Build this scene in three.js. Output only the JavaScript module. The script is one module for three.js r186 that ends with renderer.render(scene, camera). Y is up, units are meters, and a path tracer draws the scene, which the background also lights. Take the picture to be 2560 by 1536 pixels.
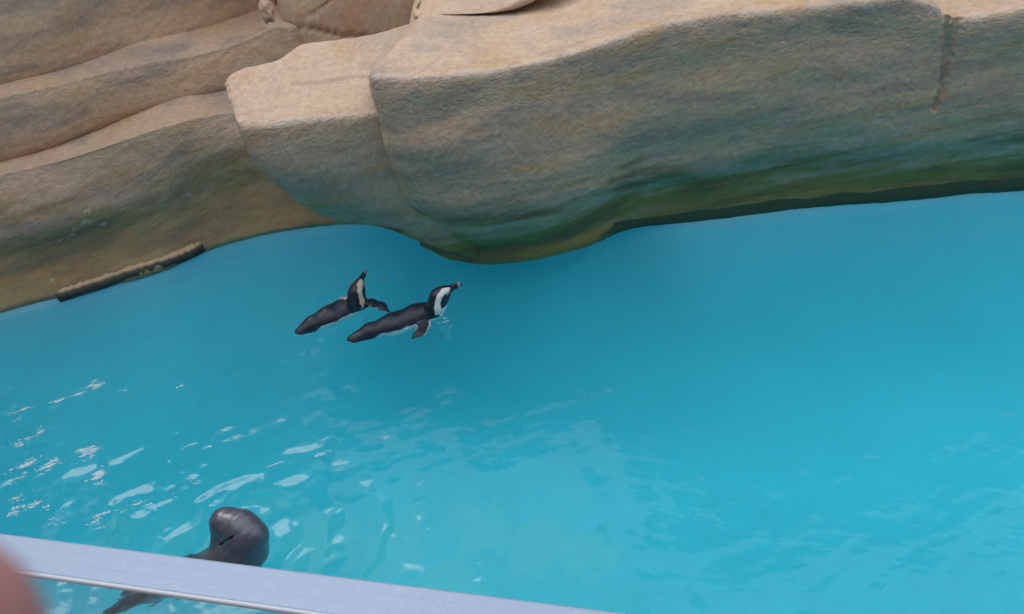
import * as THREE from 'three';
import { mergeGeometries } from 'three/addons/utils/BufferGeometryUtils.js';
import { createNoise3D } from 'simplex-noise';

// ---------------------------------------------------------------- camera, sky, sun, exposure
const scene = new THREE.Scene();
const W = 2560, H = 1536, F = 2217, PITCH = 35, ROLL = 10, EYE = new THREE.Vector3(0, 2.4, 0);
const rad = THREE.MathUtils.degToRad;
const fwd = new THREE.Vector3(0, -Math.sin(rad(PITCH)), -Math.cos(rad(PITCH)));
const rt0 = new THREE.Vector3(1, 0, 0), up0 = new THREE.Vector3().crossVectors(rt0, fwd);
const camR = rt0.clone().multiplyScalar(Math.cos(rad(ROLL))).addScaledVector(up0, -Math.sin(rad(ROLL)));
const camU = rt0.clone().multiplyScalar(Math.sin(rad(ROLL))).addScaledVector(up0, Math.cos(rad(ROLL)));
const camera = new THREE.PerspectiveCamera(THREE.MathUtils.radToDeg(2 * Math.atan(H / 2 / F)), W / H, 0.004, 200);
camera.position.copy(EYE);
camera.up.copy(camU);
camera.lookAt(EYE.clone().add(fwd));
camera.focus = 4.2;
camera.userData.fStop = 24;

const SKY_W = 512, SKY_H = 256, skyData = new Float32Array(SKY_W * SKY_H * 4);
for (let j = 0; j < SKY_H; j++) for (let i = 0; i < SKY_W; i++) {
  const el = Math.max(0, Math.sin(((j + 0.5) / SKY_H - 0.5) * Math.PI)), t = (1 + 2.2 * el) / 3.2, o = (j * SKY_W + i) * 4;
  skyData[o] = 1.52 * t; skyData[o + 1] = 1.55 * t; skyData[o + 2] = 1.66 * t; skyData[o + 3] = 1;
}
const sky = new THREE.DataTexture(skyData, SKY_W, SKY_H, THREE.RGBAFormat, THREE.FloatType);
sky.mapping = THREE.EquirectangularReflectionMapping; sky.magFilter = THREE.LinearFilter; sky.needsUpdate = true;
scene.background = sky; scene.environment = sky;
scene.backgroundIntensity = 1; scene.environmentIntensity = 1;

const SUN_DIR = new THREE.Vector3(-0.30, 0.88, -0.36).normalize();
const sun = new THREE.DirectionalLight(new THREE.Color().setRGB(1, 0.94, 0.86), 0.7);
sun.position.copy(SUN_DIR).multiplyScalar(14).add(new THREE.Vector3(0, 0, -3));
sun.target.position.set(0, 0, -3);
sun.castShadow = true; sun.shadow.radius = 40; sun.shadow.mapSize.set(2048, 2048);
Object.assign(sun.shadow.camera, { left: -6, right: 6, top: 6, bottom: -6, near: 1, far: 30 });
scene.add(sun, sun.target);

const renderer = new THREE.WebGLRenderer({ antialias: true });
renderer.toneMapping = THREE.LinearToneMapping;
renderer.toneMappingExposure = 1.0;
renderer.shadowMap.enabled = true;

// ---------------------------------------------------------------- helpers
const V = (x, y, z) => new THREE.Vector3(x, y, z);
function rng(seed) { let a = seed >>> 0; return () => { a = (a + 0x6D2B79F5) | 0; let t = Math.imul(a ^ (a >>> 15), 1 | a); t = (t + Math.imul(t ^ (t >>> 7), 61 | t)) ^ t; return ((t ^ (t >>> 14)) >>> 0) / 4294967296; }; }
const nz = createNoise3D(rng(11)), nz2 = createNoise3D(rng(77));
const clamp = (x, a = 0, b = 1) => Math.min(b, Math.max(a, x));
const sm = (a, b, x) => { const t = clamp((x - a) / (b - a)); return t * t * (3 - 2 * t); };
const lerp = (a, b, t) => a + (b - a) * t;
function fbm(x, y, z, o = 4) { let s = 0, a = 0.5, f = 1; for (let k = 0; k < o; k++) { s += a * nz(x * f, y * f, z * f); a *= 0.5; f *= 2.03; } return s; }
const mix3 = (a, b, t) => [lerp(a[0], b[0], t), lerp(a[1], b[1], t), lerp(a[2], b[2], t)];
// lines of sight of the survey photograph, used to take real positions of things: on the plane at height Y, or on the plane at depth Z
const ray = (px, py) => fwd.clone().addScaledVector(camR, (px - W / 2) / F).addScaledVector(camU, -(py - H / 2) / F);
const atY = (px, py, Y = 0) => { const d = ray(px, py); return EYE.clone().addScaledVector(d, (Y - EYE.y) / d.y); };
const atZ = (px, py, Z) => { const d = ray(px, py); return EYE.clone().addScaledVector(d, Z / d.z); };

function tag(o, label, category, extra = {}) { o.userData = { label, category, ...extra }; return o; }
function mesh(name, geo, mat, parent) { const m = new THREE.Mesh(geo, mat); m.name = name; m.castShadow = m.receiveShadow = true; parent.add(m); return m; }
function group(name, label, category, extra) { const g = new THREE.Group(); g.name = name; tag(g, label, category, extra); scene.add(g); return g; }
function structure(o) { o.userData = { kind: 'structure' }; return o; }

// periodic value noise for tiling textures
function tileNoise(n, cells, seed) {
  const r = rng(seed), lat = new Float32Array(cells * cells).map(() => r()), out = new Float32Array(n * n);
  for (let j = 0; j < n; j++) for (let i = 0; i < n; i++) {
    const x = i / n * cells, y = j / n * cells, x0 = Math.floor(x), y0 = Math.floor(y), fx = x - x0, fy = y - y0;
    const u = fx * fx * (3 - 2 * fx), v = fy * fy * (3 - 2 * fy), g = (a, b) => lat[(b % cells) * cells + (a % cells)];
    out[j * n + i] = lerp(lerp(g(x0, y0), g(x0 + 1, y0), u), lerp(g(x0, y0 + 1), g(x0 + 1, y0 + 1), u), v);
  }
  return out;
}
function grayTexture(n, fn) {
  const d = new Uint8Array(n * n * 4);
  for (let k = 0; k < n * n; k++) { const v = clamp(fn(k)) * 255; d[k * 4] = d[k * 4 + 1] = d[k * 4 + 2] = v; d[k * 4 + 3] = 255; }
  const t = new THREE.DataTexture(d, n, n); t.wrapS = t.wrapT = THREE.RepeatWrapping; t.magFilter = THREE.LinearFilter; t.minFilter = THREE.LinearMipmapLinearFilter; t.generateMipmaps = true; t.needsUpdate = true;
  return t;
}
const N = 1024, tA = tileNoise(N, 160, 1), tB = tileNoise(N, 70, 2), tC = tileNoise(N, 24, 3), tD = tileNoise(N, 340, 4);
const rockBump = grayTexture(N, (k) => { const pit = sm(0.80, 0.93, tA[k]) * 0.55 + sm(0.84, 0.95, tB[k]) * 0.5; return 0.6 + 0.3 * (tD[k] - 0.5) + 0.22 * (tA[k] - 0.5) + 0.14 * (tB[k] - 0.5) + 0.10 * (tC[k] - 0.5) - pit; });

// Catmull-Rom through a row of vectors, s in [0, n-1]
function cr(pts, s) {
  const n = pts.length, i = Math.min(n - 2, Math.floor(s)), t = s - i;
  const p1 = pts[i], p2 = pts[i + 1], p0 = i > 0 ? pts[i - 1] : V().copy(p1).multiplyScalar(2).sub(p2), p3 = i + 2 < n ? pts[i + 2] : V().copy(p2).multiplyScalar(2).sub(p1);
  const d1 = Math.max(1e-4, Math.sqrt(p0.distanceTo(p1))), d2 = Math.max(1e-4, Math.sqrt(p1.distanceTo(p2))), d3 = Math.max(1e-4, Math.sqrt(p2.distanceTo(p3)));
  const out = V();
  for (const c of ['x', 'y', 'z']) {
    let m1 = (p1[c] - p0[c]) / d1 - (p2[c] - p0[c]) / (d1 + d2) + (p2[c] - p1[c]) / d2, m2 = (p2[c] - p1[c]) / d2 - (p3[c] - p1[c]) / (d2 + d3) + (p3[c] - p2[c]) / d3;
    m1 *= d2; m2 *= d2;
    out[c] = (2 * p1[c] - 2 * p2[c] + m1 + m2) * t * t * t + (-3 * p1[c] + 3 * p2[c] - 2 * m1 - m2) * t * t + m1 * t + p1[c];
  }
  return out;
}
// where n samples fall along a family of curves with the same control points: by mean length, times a density per segment, so that edges stay on one row
function spread(family, n, dens) {
  const m = family[0].length - 1, len = [0];
  for (let k = 0; k < m; k++) { let d = 0; for (const c of family) d += c[k].distanceTo(c[k + 1]); len.push(len[k] + Math.max(1e-6, d / family.length * (dens ? dens[k] ?? 1 : 1))); }
  const out = []; let j = 0;
  for (let k = 0; k < n; k++) { const d = len[m] * k / (n - 1); while (j < m - 1 && len[j + 1] < d) j++; out.push(j + clamp((d - len[j]) / (len[j + 1] - len[j]))); }
  return out;
}
// a sheet through columns of control points (each column the same number of points, top to bottom), displaced and coloured
function loft(cols, nu, nv, relief, color, dens = null, densU = null) {
  const flip = false, sv = spread(cols, nv, dens), cs = cols.map((c) => sv.map((t) => cr(c, t)));
  const P = new Float32Array(nu * nv * 3), UV = new Float32Array(nu * nv * 2), C = new Float32Array(nu * nv * 3), rows = [], across = [];
  for (let j = 0; j < nv; j += 8) across.push(cs.map((c) => c[j]));
  const su = spread(across, nu, densU);
  for (let j = 0; j < nv; j++) { const r = cs.map((c) => c[j]); rows.push(su.map((t) => cr(r, t))); }
  const at = (i, j) => rows[clamp(j, 0, nv - 1)][clamp(i, 0, nu - 1)];
  const idx = [];
  let vlen = new Float32Array(nu);
  for (let j = 0; j < nv; j++) {
    let ulen = 0;
    for (let i = 0; i < nu; i++) {
      const p = at(i, j), k = j * nu + i;
      const nrm = V().crossVectors(V().subVectors(at(i + 1, j), at(i - 1, j)), V().subVectors(at(i, j - 1), at(i, j + 1))).normalize();
      if (flip) nrm.negate();
      if (i > 0) ulen += p.distanceTo(at(i - 1, j));
      if (j > 0) vlen[i] += p.distanceTo(at(i, j - 1));
      const q = p.clone().addScaledVector(nrm, relief(p, nrm));
      P.set([q.x, q.y, q.z], k * 3); UV.set([ulen, vlen[i]], k * 2); C.set(color(q), k * 3);
      if (i < nu - 1 && j < nv - 1) flip ? idx.push(k, k + 1, k + nu, k + 1, k + nu + 1, k + nu) : idx.push(k, k + nu, k + 1, k + 1, k + nu, k + nu + 1);
    }
  }
  const g = new THREE.BufferGeometry();
  g.setAttribute('position', new THREE.BufferAttribute(P, 3)); g.setAttribute('uv', new THREE.BufferAttribute(UV, 2)); g.setAttribute('color', new THREE.BufferAttribute(C, 3));
  g.setIndex(idx); g.computeVertexNormals();
  return g;
}

// ---------------------------------------------------------------- rock colours and relief
const BASIN = [0.54, 0.87, 0.97];
const TAN = [0.465, 0.372, 0.28], OCHRE = [0.45, 0.325, 0.185], GREY = [0.325, 0.28, 0.24], PINK = [0.47, 0.365, 0.315], PALE = [0.62, 0.555, 0.48], RED = [0.46, 0.30, 0.215], SLATE = [0.25, 0.235, 0.225];
const GREEN = [0.185, 0.175, 0.025], DARKGREEN = [0.12, 0.098, 0.03], OLIVE = [0.29, 0.185, 0.05];
function stone(p, o = {}) {
  const wx = p.x + 0.25 * nz(p.x * 0.8, p.y * 0.8, p.z * 0.8 + 9), wy = p.y + 0.05 * nz(p.x * 1.7, p.y * 2, p.z * 1.7) - 0.06 * p.x;
  const a = fbm(wx * 0.9, wy * 4.5, p.z * 0.9 + 3, 5), b = fbm(wx * 1.6 + 20, wy * 7, p.z * 1.6, 4), c = fbm(wx * 2.4 - 7, wy * 3, p.z * 2.4 + 40, 4), d = fbm(p.x * 22, p.y * 34, p.z * 22, 3);
  let k = mix3(TAN, GREY, sm(-0.15, 0.45, a) * (o.grey ?? 0.8));
  k = mix3(k, OCHRE, sm(0.08, 0.5, b) * (o.ochre ?? 0.8));
  k = mix3(k, PINK, sm(0.12, 0.5, c) * (o.pink ?? 0.6));
  k = mix3(k, SLATE, sm(0.15, 0.55, -b) * (o.slate ?? 0.5));
  if (o.red) k = mix3(k, RED, sm(-0.15, 0.4, c + 0.4 * a) * o.red);
  if (o.pale) k = mix3(k, PALE, o.pale * (0.55 + 0.45 * sm(-0.3, 0.3, c)));
    const spk = nz2(p.x * 110, p.y * 110, p.z * 110);
  const f = 1 + 0.22 * d + 0.10 * spk;
  const tn = o.tint ?? [1.08, 1, 0.945];
  return [k[0] * f * tn[0], k[1] * f * tn[1], k[2] * f * tn[2]];
}
// algae growing in streaky patches up from the waterline
function algae(p, k, reach, strength = 1) {
  const wx = p.x + 0.2 * nz(p.x, p.y * 2, p.z + 5), wy = p.y - 0.10 * p.x;
  const n = fbm(wx * 1.1 + 4, wy * 6, p.z * 1.1, 5), m = fbm(wx * 2 + 40, wy * 15, p.z * 2, 4), q = fbm(p.x * 9, p.y * 30, p.z * 9, 3);
  const edge = p.y / reach - 0.75 * n - 0.2 * m - 0.18 * q;
  const cover = (1 - sm(0.40, 1.10, edge)) * strength;
  let g = mix3(OLIVE, GREEN, sm(-0.25, 0.3, m + 0.3 * q));
  g = mix3(g, DARKGREEN, sm(-0.05, 0.4, n - 0.4 * m + 0.2 * q));
  return mix3(k, g, cover * 0.85);
}
const rough = (p) => 0.009 * fbm(p.x * 1.8, p.y * 2.6, p.z * 1.8, 2) + 0.0022 * fbm(p.x * 9, p.y * 17, p.z * 9, 3) + 0.0009 * nz(p.x * 48, p.y * 70, p.z * 48);
const pits = (p) => -0.0045 * sm(0.45, 0.8, nz2(p.x * 26, p.y * 34, p.z * 26)) - 0.003 * sm(0.5, 0.85, nz2(p.x * 55 + 9, p.y * 70, p.z * 55)) + 0.0010 * nz2(p.x * 14, p.y * 26, p.z * 14);
const rockMat = new THREE.MeshStandardMaterial({ vertexColors: true, roughness: 0.92, bumpMap: rockBump, bumpScale: 0.0013 });
rockMat.name = 'stone';
const wallMat = rockMat.clone(); wallMat.bumpScale = 0.0008; wallMat.name = 'wall_stone';
// pale ragged rim along lips: crust from wear, with the lit edge painted in
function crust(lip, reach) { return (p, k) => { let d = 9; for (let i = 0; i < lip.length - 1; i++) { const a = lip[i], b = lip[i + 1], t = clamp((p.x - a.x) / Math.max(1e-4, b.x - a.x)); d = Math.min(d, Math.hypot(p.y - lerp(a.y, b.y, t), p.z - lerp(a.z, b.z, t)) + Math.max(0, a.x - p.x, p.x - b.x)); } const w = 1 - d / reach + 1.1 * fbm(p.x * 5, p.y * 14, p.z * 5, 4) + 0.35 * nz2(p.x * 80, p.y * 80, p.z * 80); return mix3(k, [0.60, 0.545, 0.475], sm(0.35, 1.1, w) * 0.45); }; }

// ---------------------------------------------------------------- pool basin: floor, far side, water
const FLOOR_Y = -0.85;
{
  // blue painted basin floor with pale sky reflections painted on as patches
  const nx = 230, nzz = 200, x0 = -5, x1 = 5, z0 = -6.2, z1 = 2.6, P = [], C = [], UV = [], idx = [];
  const reflPatches = [[760, 1330, 0.5], [980, 1340, 0.55], [1180, 1300, 0.5], [1330, 1360, 0.45], [1100, 1440, 0.5], [1480, 1400, 0.3], [640, 1230, 0.3], [250, 1290, 0.4], [420, 1300, 0.35]].map(([a, b, r]) => { const s = atY(a, b, 0), dir = V(s.x, 0, s.z).normalize(); return [s.addScaledVector(dir, 0.45), r * 0.55]; });
  for (let j = 0; j <= nzz; j++) for (let i = 0; i <= nx; i++) {
    const x = lerp(x0, x1, i / nx), z = lerp(z0, z1, j / nzz);
    P.push(x, FLOOR_Y + 0.02 * nz(x * 0.7, 0, z * 0.7), z); UV.push(x, z);
    let k = BASIN; const t = 1 + 0.06 * fbm(x * 1.2, 1, z * 1.2, 4) + 0.05 * fbm(x * 7, 2, z * 7, 3);
    k = k.map((c) => c * t);
    let m = 0; for (const [c, r] of reflPatches) m = Math.max(m, 1 - Math.hypot(c.x - x, c.z - z) / r);
    const w = sm(0.28, 0.36, m * 0.75 + 0.34 * fbm(x * 3.2, 7, z * 3.2, 5) - 0.02);
    k = mix3(k, [0.95, 0.90, 0.90], w * 0.8);
    C.push(...k);
    if (i < nx && j < nzz) { const a = j * (nx + 1) + i; idx.push(a, a + nx + 1, a + 1, a + 1, a + nx + 1, a + nx + 2); }
  }
  const g = new THREE.BufferGeometry();
  g.setAttribute('position', new THREE.Float32BufferAttribute(P, 3)); g.setAttribute('color', new THREE.Float32BufferAttribute(C, 3)); g.setAttribute('uv', new THREE.Float32BufferAttribute(UV, 2));
  g.setIndex(idx); g.computeVertexNormals();
  structure(mesh('pool_floor', g, new THREE.MeshStandardMaterial({ vertexColors: true, roughness: 0.85, side: THREE.DoubleSide }), scene));
  // painted shell of the basin along the rocks, curving down into the floor
  const line = [[-330, 865], [0, 775], [100, 748], [250, 711], [400, 668], [500, 624], [650, 583], [780, 563], [900, 553]].map(([a, b]) => atY(a, b, 0));
  line.unshift(V(-4.9, 0, -3.6)); line.push(V(-0.1, 0, -4.42), V(0.5, 0, -4.2), ...[[1700, 550], [1930, 522], [2110, 503], [2280, 488], [2580, 468], [2760, 458]].map(([a, b]) => atY(a, b, 0)), V(4.9, 0, -2.9));
  const shell = loft(line.map((f) => [V(f.x, 0.02, f.z - 0.16), V(f.x, -0.05, f.z - 0.02), V(f.x, -0.3, f.z + 0.06), V(f.x, -0.58, f.z + 0.3), V(f.x, -0.76, f.z + 0.75), V(f.x, -0.85, f.z + 1.3), V(f.x, -0.90, f.z + 1.8)]), 300, 60, (p) => 0.012 * nz(p.x * 0.8, p.y, p.z * 0.8), (p) => { const t = 1 + 0.06 * fbm(p.x * 1.2, 1, p.z * 1.2, 4); return BASIN.map((c) => c * t); });
  structure(mesh('pool_wall', shell, new THREE.MeshStandardMaterial({ vertexColors: true, roughness: 0.85, side: THREE.DoubleSide }), scene));
  // ground under and around the basin
  const ground = mesh('ground', new THREE.PlaneGeometry(160, 160), new THREE.MeshStandardMaterial({ color: new THREE.Color().setRGB(0.2, 0.18, 0.15), roughness: 1 }), scene);
  ground.rotation.x = -Math.PI / 2; ground.position.y = -2.1; structure(ground);
}
// ripples: gentle swell, chop along the left, rings around the diver and the two birds
const diver = atY(612, 1375, 0), birdA = atY(985, 800, 0), birdB = atY(835, 790, 0);
const s0 = atY(430, 1265, 0), s1 = atY(860, 1110, 0), streakDir = V().subVectors(s1, s0).setY(0).normalize();
function wave(x, z) {
  const su = x * streakDir.x + z * streakDir.z, sv = -x * streakDir.z + z * streakDir.x;
  const left = sm(-0.3, -1.6, x + 0.25 * (z + 3)) * sm(-4.3, -3.3, z), near = sm(-3.4, -2.2, z) * sm(0.9, -0.4, x);
  let y = 0.006 * nz(x * 0.8, z * 0.8, 1) + 0.0022 * nz(su * 2.1, sv * 4.6, 3) + 0.0010 * nz(su * 5, sv * 17, 5);
  y += left * (0.005 * nz(su * 2.2, sv * 5.5, 8) + 0.0022 * nz(su * 7, sv * 19, 12) * (0.4 + 0.9 * sm(-0.2, 0.6, nz(su * 1.5, sv * 3, 40))));
  y += near * (0.0026 * nz(su * 2.4, sv * 6.5, 20) + 0.0013 * nz(su * 8, sv * 20, 22));
  const ring = (c, amp, lam, reach, warp) => { const dx = x - c.x, dz = z - c.z, d = Math.hypot(dx, dz) + warp * nz(x * 5, z * 5, 30); return amp * Math.sin(d * 6.2832 / lam) * Math.exp(-Math.max(0, d - 0.1) / reach) * sm(0.02, 0.1, d); };
  y += ring(diver, 0.0042, 0.062, 0.20, 0.03) + ring(diver, 0.0065, 0.17, 0.6, 0.05) + ring(birdA, 0.0034, 0.085, 0.2, 0.03) + ring(birdB, 0.0034, 0.085, 0.2, 0.03);
  return y;
}
{
  const x0 = -4.6, x1 = 4.6, z0 = -5.4, z1 = 2.2, fx = (t) => lerp(x0, x1, t), nx = 620, nzz = 500, P = [], UV = [], idx = [], BOT = -1.7;
  for (let j = 0; j <= nzz; j++) for (let i = 0; i <= nx; i++) {
    const x = fx(i / nx), z = lerp(z0, z1, j / nzz), edge = i === 0 || j === 0 || i === nx || j === nzz;
    P.push(x, edge ? 0 : wave(x, z), z); UV.push(x, z);
    if (i < nx && j < nzz) { const a = j * (nx + 1) + i; idx.push(a, a + nx + 1, a + 1, a + 1, a + nx + 1, a + nx + 2); }
  }
  const ring = []; for (let i = 0; i <= nx; i++) ring.push(i); for (let j = 1; j <= nzz; j++) ring.push(j * (nx + 1) + nx); for (let i = nx - 1; i >= 0; i--) ring.push(nzz * (nx + 1) + i); for (let j = nzz - 1; j > 0; j--) ring.push(j * (nx + 1));
  const base = P.length / 3; for (const r of ring) { P.push(P[r * 3], BOT, P[r * 3 + 2]); UV.push(0, 0); }
  const c = P.length / 3; P.push(0, BOT, -2); UV.push(0, 0);
  for (let k = 0; k < ring.length; k++) { const k2 = (k + 1) % ring.length; idx.push(ring[k], ring[k2], base + k, ring[k2], base + k2, base + k, base + k, base + k2, c); }
  const g = new THREE.BufferGeometry();
  g.setAttribute('position', new THREE.Float32BufferAttribute(P, 3)); g.setAttribute('uv', new THREE.Float32BufferAttribute(UV, 2)); g.setIndex(idx); g.computeVertexNormals();
  const r1 = tileNoise(N, 30, 51), r2 = tileNoise(N, 76, 52), r3 = tileNoise(N, 13, 53), ripple = grayTexture(N, (k) => { const i = k % N, j = Math.floor(k / N), q = j * N + ((i * 1) % N); return 0.5 + 0.32 * (r1[q] - 0.5) + 0.12 * (r2[q] - 0.5) + 0.5 * (r3[q] - 0.5); });
  ripple.repeat.set(0.7, 1.15); ripple.rotation = 0.42;
  const water = new THREE.MeshPhysicalMaterial({ color: 0xffffff, roughness: 0.10, transmission: 1, thickness: 1.3, ior: 1.33, bumpMap: ripple, bumpScale: 0.0035, attenuationColor: new THREE.Color().setRGB(0.28, 0.915, 0.985), attenuationDistance: 1.0 });
  water.name = 'pool_water';
  structure(mesh('pool_water', g, water, scene));
}

// ---------------------------------------------------------------- left rock wall in three bedded layers
{
  const wall = group('rock_wall', 'layered grey brown rock wall rising from the water on the left', 'rock wall');
  // foot of the wall on the water, the front edges and the inner corners of its two ledges
  const foot = [[-330, 865], [0, 775], [100, 748], [250, 711], [400, 668], [500, 624], [650, 583], [780, 563], [900, 553], [1120, 545], [1400, 560]];
  const edge2 = [[-330, 530], [0, 437], [150, 400], [300, 352], [420, 314], [500, 293], [600, 277], [740, 252], [900, 232], [1120, 215], [1400, 200]];
  const back2 = [[-330, 497], [0, 405], [110, 377], [270, 312], [400, 270], [560, 226], [680, 195], [800, 175], [930, 160], [1130, 150], [1400, 140]];
  const edge1 = [[-330, 330], [0, 244], [150, 212], [300, 173], [480, 140], [600, 106], [690, 68], [720, 72]];
  const back1 = [[-330, 302], [0, 216], [150, 180], [330, 121], [480, 86], [600, 48], [645, 33], [690, 25]];
  const footW = foot.map(([a, b]) => atY(a, b, 0));
  const zAt = (list, x) => { for (let i = 0; i < list.length - 1; i++) if (x <= list[i + 1].x || i === list.length - 2) { const t = (x - list[i].x) / (list[i + 1].x - list[i].x); return lerp(list[i].z, list[i + 1].z, t); } };
  const edge2W = edge2.map(([a, b], i) => atZ(a, b, footW[i].z - 0.19));
  const yAt = (list, x) => { for (let i = 0; i < list.length - 1; i++) if (x <= list[i + 1].x || i === list.length - 2) { const t = (x - list[i].x) / (list[i + 1].x - list[i].x); return lerp(list[i].y, list[i + 1].y, t); } };
  const inner = (list, [a, b]) => { let p = atY(a, b, 0.72); for (let k = 0; k < 6; k++) p = atY(a, b, yAt(list, p.x) + 0.008); return p; };
  const back2W = back2.map((q) => inner(edge2W, q));
  const edge1W = edge1.map(([a, b]) => { let z = -4.8; for (let k = 0; k < 4; k++) z = zAt(back2W, atZ(a, b, z).x) - 0.03; return atZ(a, b, z); });
  const back1W = back1.map((q) => inner(edge1W, q));
  const stain = (p, k) => { // whitish droppings on the lower wall
    const q = atZ(180, 590, -4.4); let w = 0;
    for (const [dx, dy, r] of [[0, 0, 0.03], [0.1, 0.06, 0.05], [0.17, 0.02, 0.03], [0.13, 0.12, 0.03], [-0.08, -0.02, 0.02], [0.02, 0.03, 0.03], [0.6, 0.02, 0.03], [-0.2, -0.22, 0.02], [1.05, 0.16, 0.03]]) w = Math.max(w, 1 - Math.hypot(p.x - q.x - dx, (p.y - q.y - dy) * 1.6) / r + 0.7 * nz(p.x * 60, p.y * 60, 2));
    return mix3(k, [0.62, 0.62, 0.6], sm(0.35, 0.9, w) * 0.55);
  };
  const look = (p) => stain(p, algae(p, stone(p, { grey: 0.95, ochre: 0.5, pink: 0.5, slate: 0.7 }), 0.55, 0.62));
  const cols1 = footW.map((f, i) => {
    const e = edge2W[i], b = V(e.x, e.y + 0.03, Math.min(e.z - 0.45, back2W[i].z - 0.25));
    const mid = (t, out) => V(lerp(f.x, e.x, t), e.y * t, lerp(f.z, e.z, t) + out);
    return [b, V(lerp(e.x, b.x, 0.6), e.y + 0.02, lerp(e.z, b.z, 0.6)), V(e.x, e.y + 0.004, e.z - 0.025), e, V(e.x, e.y - 0.02, e.z + 0.006), mid(0.8, 0.012), mid(0.55, 0.0), mid(0.32, -0.04), mid(0.12, -0.03), f, V(f.x, -0.05, f.z - 0.002), V(f.x, -0.09, f.z - 0.06), V(f.x, -0.10, f.z - 0.3)];
  });
  const relief1 = (p) => 1.4 * rough(p) + 0.022 * nz(p.x * 0.9, p.y * 2.0, 4);
  mesh('rock_layer', loft(cols1, 640, 250, relief1, look, [0.3, 0.8, 2, 2, 1.6, 1, 1, 1, 1, 0.8, 0.5, 0.2], [0.3, 1, 1, 1, 1, 1, 1, 1, 0.4, 0.3]), wallMat, wall);
  const cols2 = edge1W.map((e, i) => {
    const zb = zAt(back2W, e.x), yb = yAt(back2W, e.x), f = V(e.x, yb - 0.02, zb - 0.03), b = V(e.x, e.y + 0.05, e.z - 0.55);
    const mid = (t, out) => V(e.x, lerp(yb + 0.01, e.y, t), lerp(zb, e.z, t) + out);
    return [b, V(e.x, e.y + 0.02, e.z - 0.25), V(e.x, e.y + 0.004, e.z - 0.025), e, V(e.x, e.y - 0.02, e.z + 0.005), mid(0.75, 0.008), mid(0.45, 0.008), mid(0.18, 0.008), mid(0.04, 0), f, V(e.x, yb - 0.08, zb - 0.2)];
  });
  { const l = cols2[cols2.length - 1]; cols2.push(l.map((p) => V(p.x + 0.035, p.y - 0.02, p.z - 0.06)), l.map((p) => V(p.x + 0.02, p.y - 0.03, p.z - 0.5))); }
  mesh('rock_layer', loft(cols2, 520, 150, (p) => 1.4 * rough(p) + 0.016 * nz(p.x * 0.9, p.y * 2.2, 14), (p) => stone(p, { grey: 0.95, ochre: 0.5, pink: 0.5, slate: 0.7 }), [0.3, 0.8, 2, 2, 1.6, 1, 1, 1, 1, 0.4], [0.4]), wallMat, wall);
  const topY = (x) => 2.15 + 0.12 * nz(x * 0.8, 3, 3) + 1.5 * sm(-1.3, -2.5, x);  // unseen upper wall raised on the left to shade the water
  const cols3 = back1W.map((e) => {
    const y = topY(e.x), m = (yy, o) => V(e.x, yy, e.z + o);
    return [m(y - 0.02, -1.3), m(y, -0.5), m(y - 0.03, -0.22), m(y - 0.12, -0.12), m(1.75, -0.03), m(1.5, 0.0), m(1.35, 0.004), m(1.2, 0.012), m(e.y + 0.05, 0.008), m(e.y + 0.008, -0.005), m(e.y - 0.02, -0.04), m(e.y - 0.08, -0.25)];
  });
  { const l = cols3[cols3.length - 1]; cols3.push(l.map((p) => V(p.x + 0.02, p.y, p.z - 0.05)), l.map((p) => V(p.x + 0.03, p.y - 0.02, p.z - 0.5))); }
  mesh('rock_layer', loft(cols3, 480, 150, (p) => 1.4 * rough(p) + 0.02 * nz(p.x * 0.8, p.y * 2.5, 24), (p) => stone(p, { grey: 0.95, ochre: 0.5, pink: 0.5, slate: 0.7, red: 0.15 }), [0.1, 0.1, 0.2, 0.3, 0.5, 1, 1, 1, 1.5, 1.5, 0.4], [0.4]), wallMat, wall);
}
// unseen rock wall added along the left side to darken the water there
{
  const side = group('rock_wall_002', 'tall tan unseen rock wall added to shade the left side of the pool', 'rock wall');
  const cols = [];
  for (const [x, z] of [[-3.5, -5.2], [-3.42, -4.5], [-3.32, -3.9], [-3.2, -3.2], [-3.1, -2.5], [-3.05, -1.8], [-3.1, -1.0], [-3.2, -0.2]]) { const t = 3.3 + 0.2 * nz(z * 0.8, 1, 6); cols.push([V(x - 1.6, t, z), V(x - 0.5, t, z), V(x - 0.25, t - 0.12, z), V(x - 0.1, 2.4, z), V(x - 0.02, 1.6, z), V(x - 0.05, 1.0, z), V(x + 0.05, 0.5, z), V(x, 0, z), V(x + 0.02, -0.4, z), V(x + 0.2, -0.95, z)]); }
  mesh('rock_face', loft(cols.reverse(), 160, 120, (p) => 1.6 * rough(p) + 0.05 * nz(p.z * 1.1, p.y * 1.8, 74), (p) => p.y < 0 ? BASIN : stone(p, { grey: 0.95, ochre: 0.5, pink: 0.5, slate: 0.7 })), wallMat, side);
}
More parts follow.
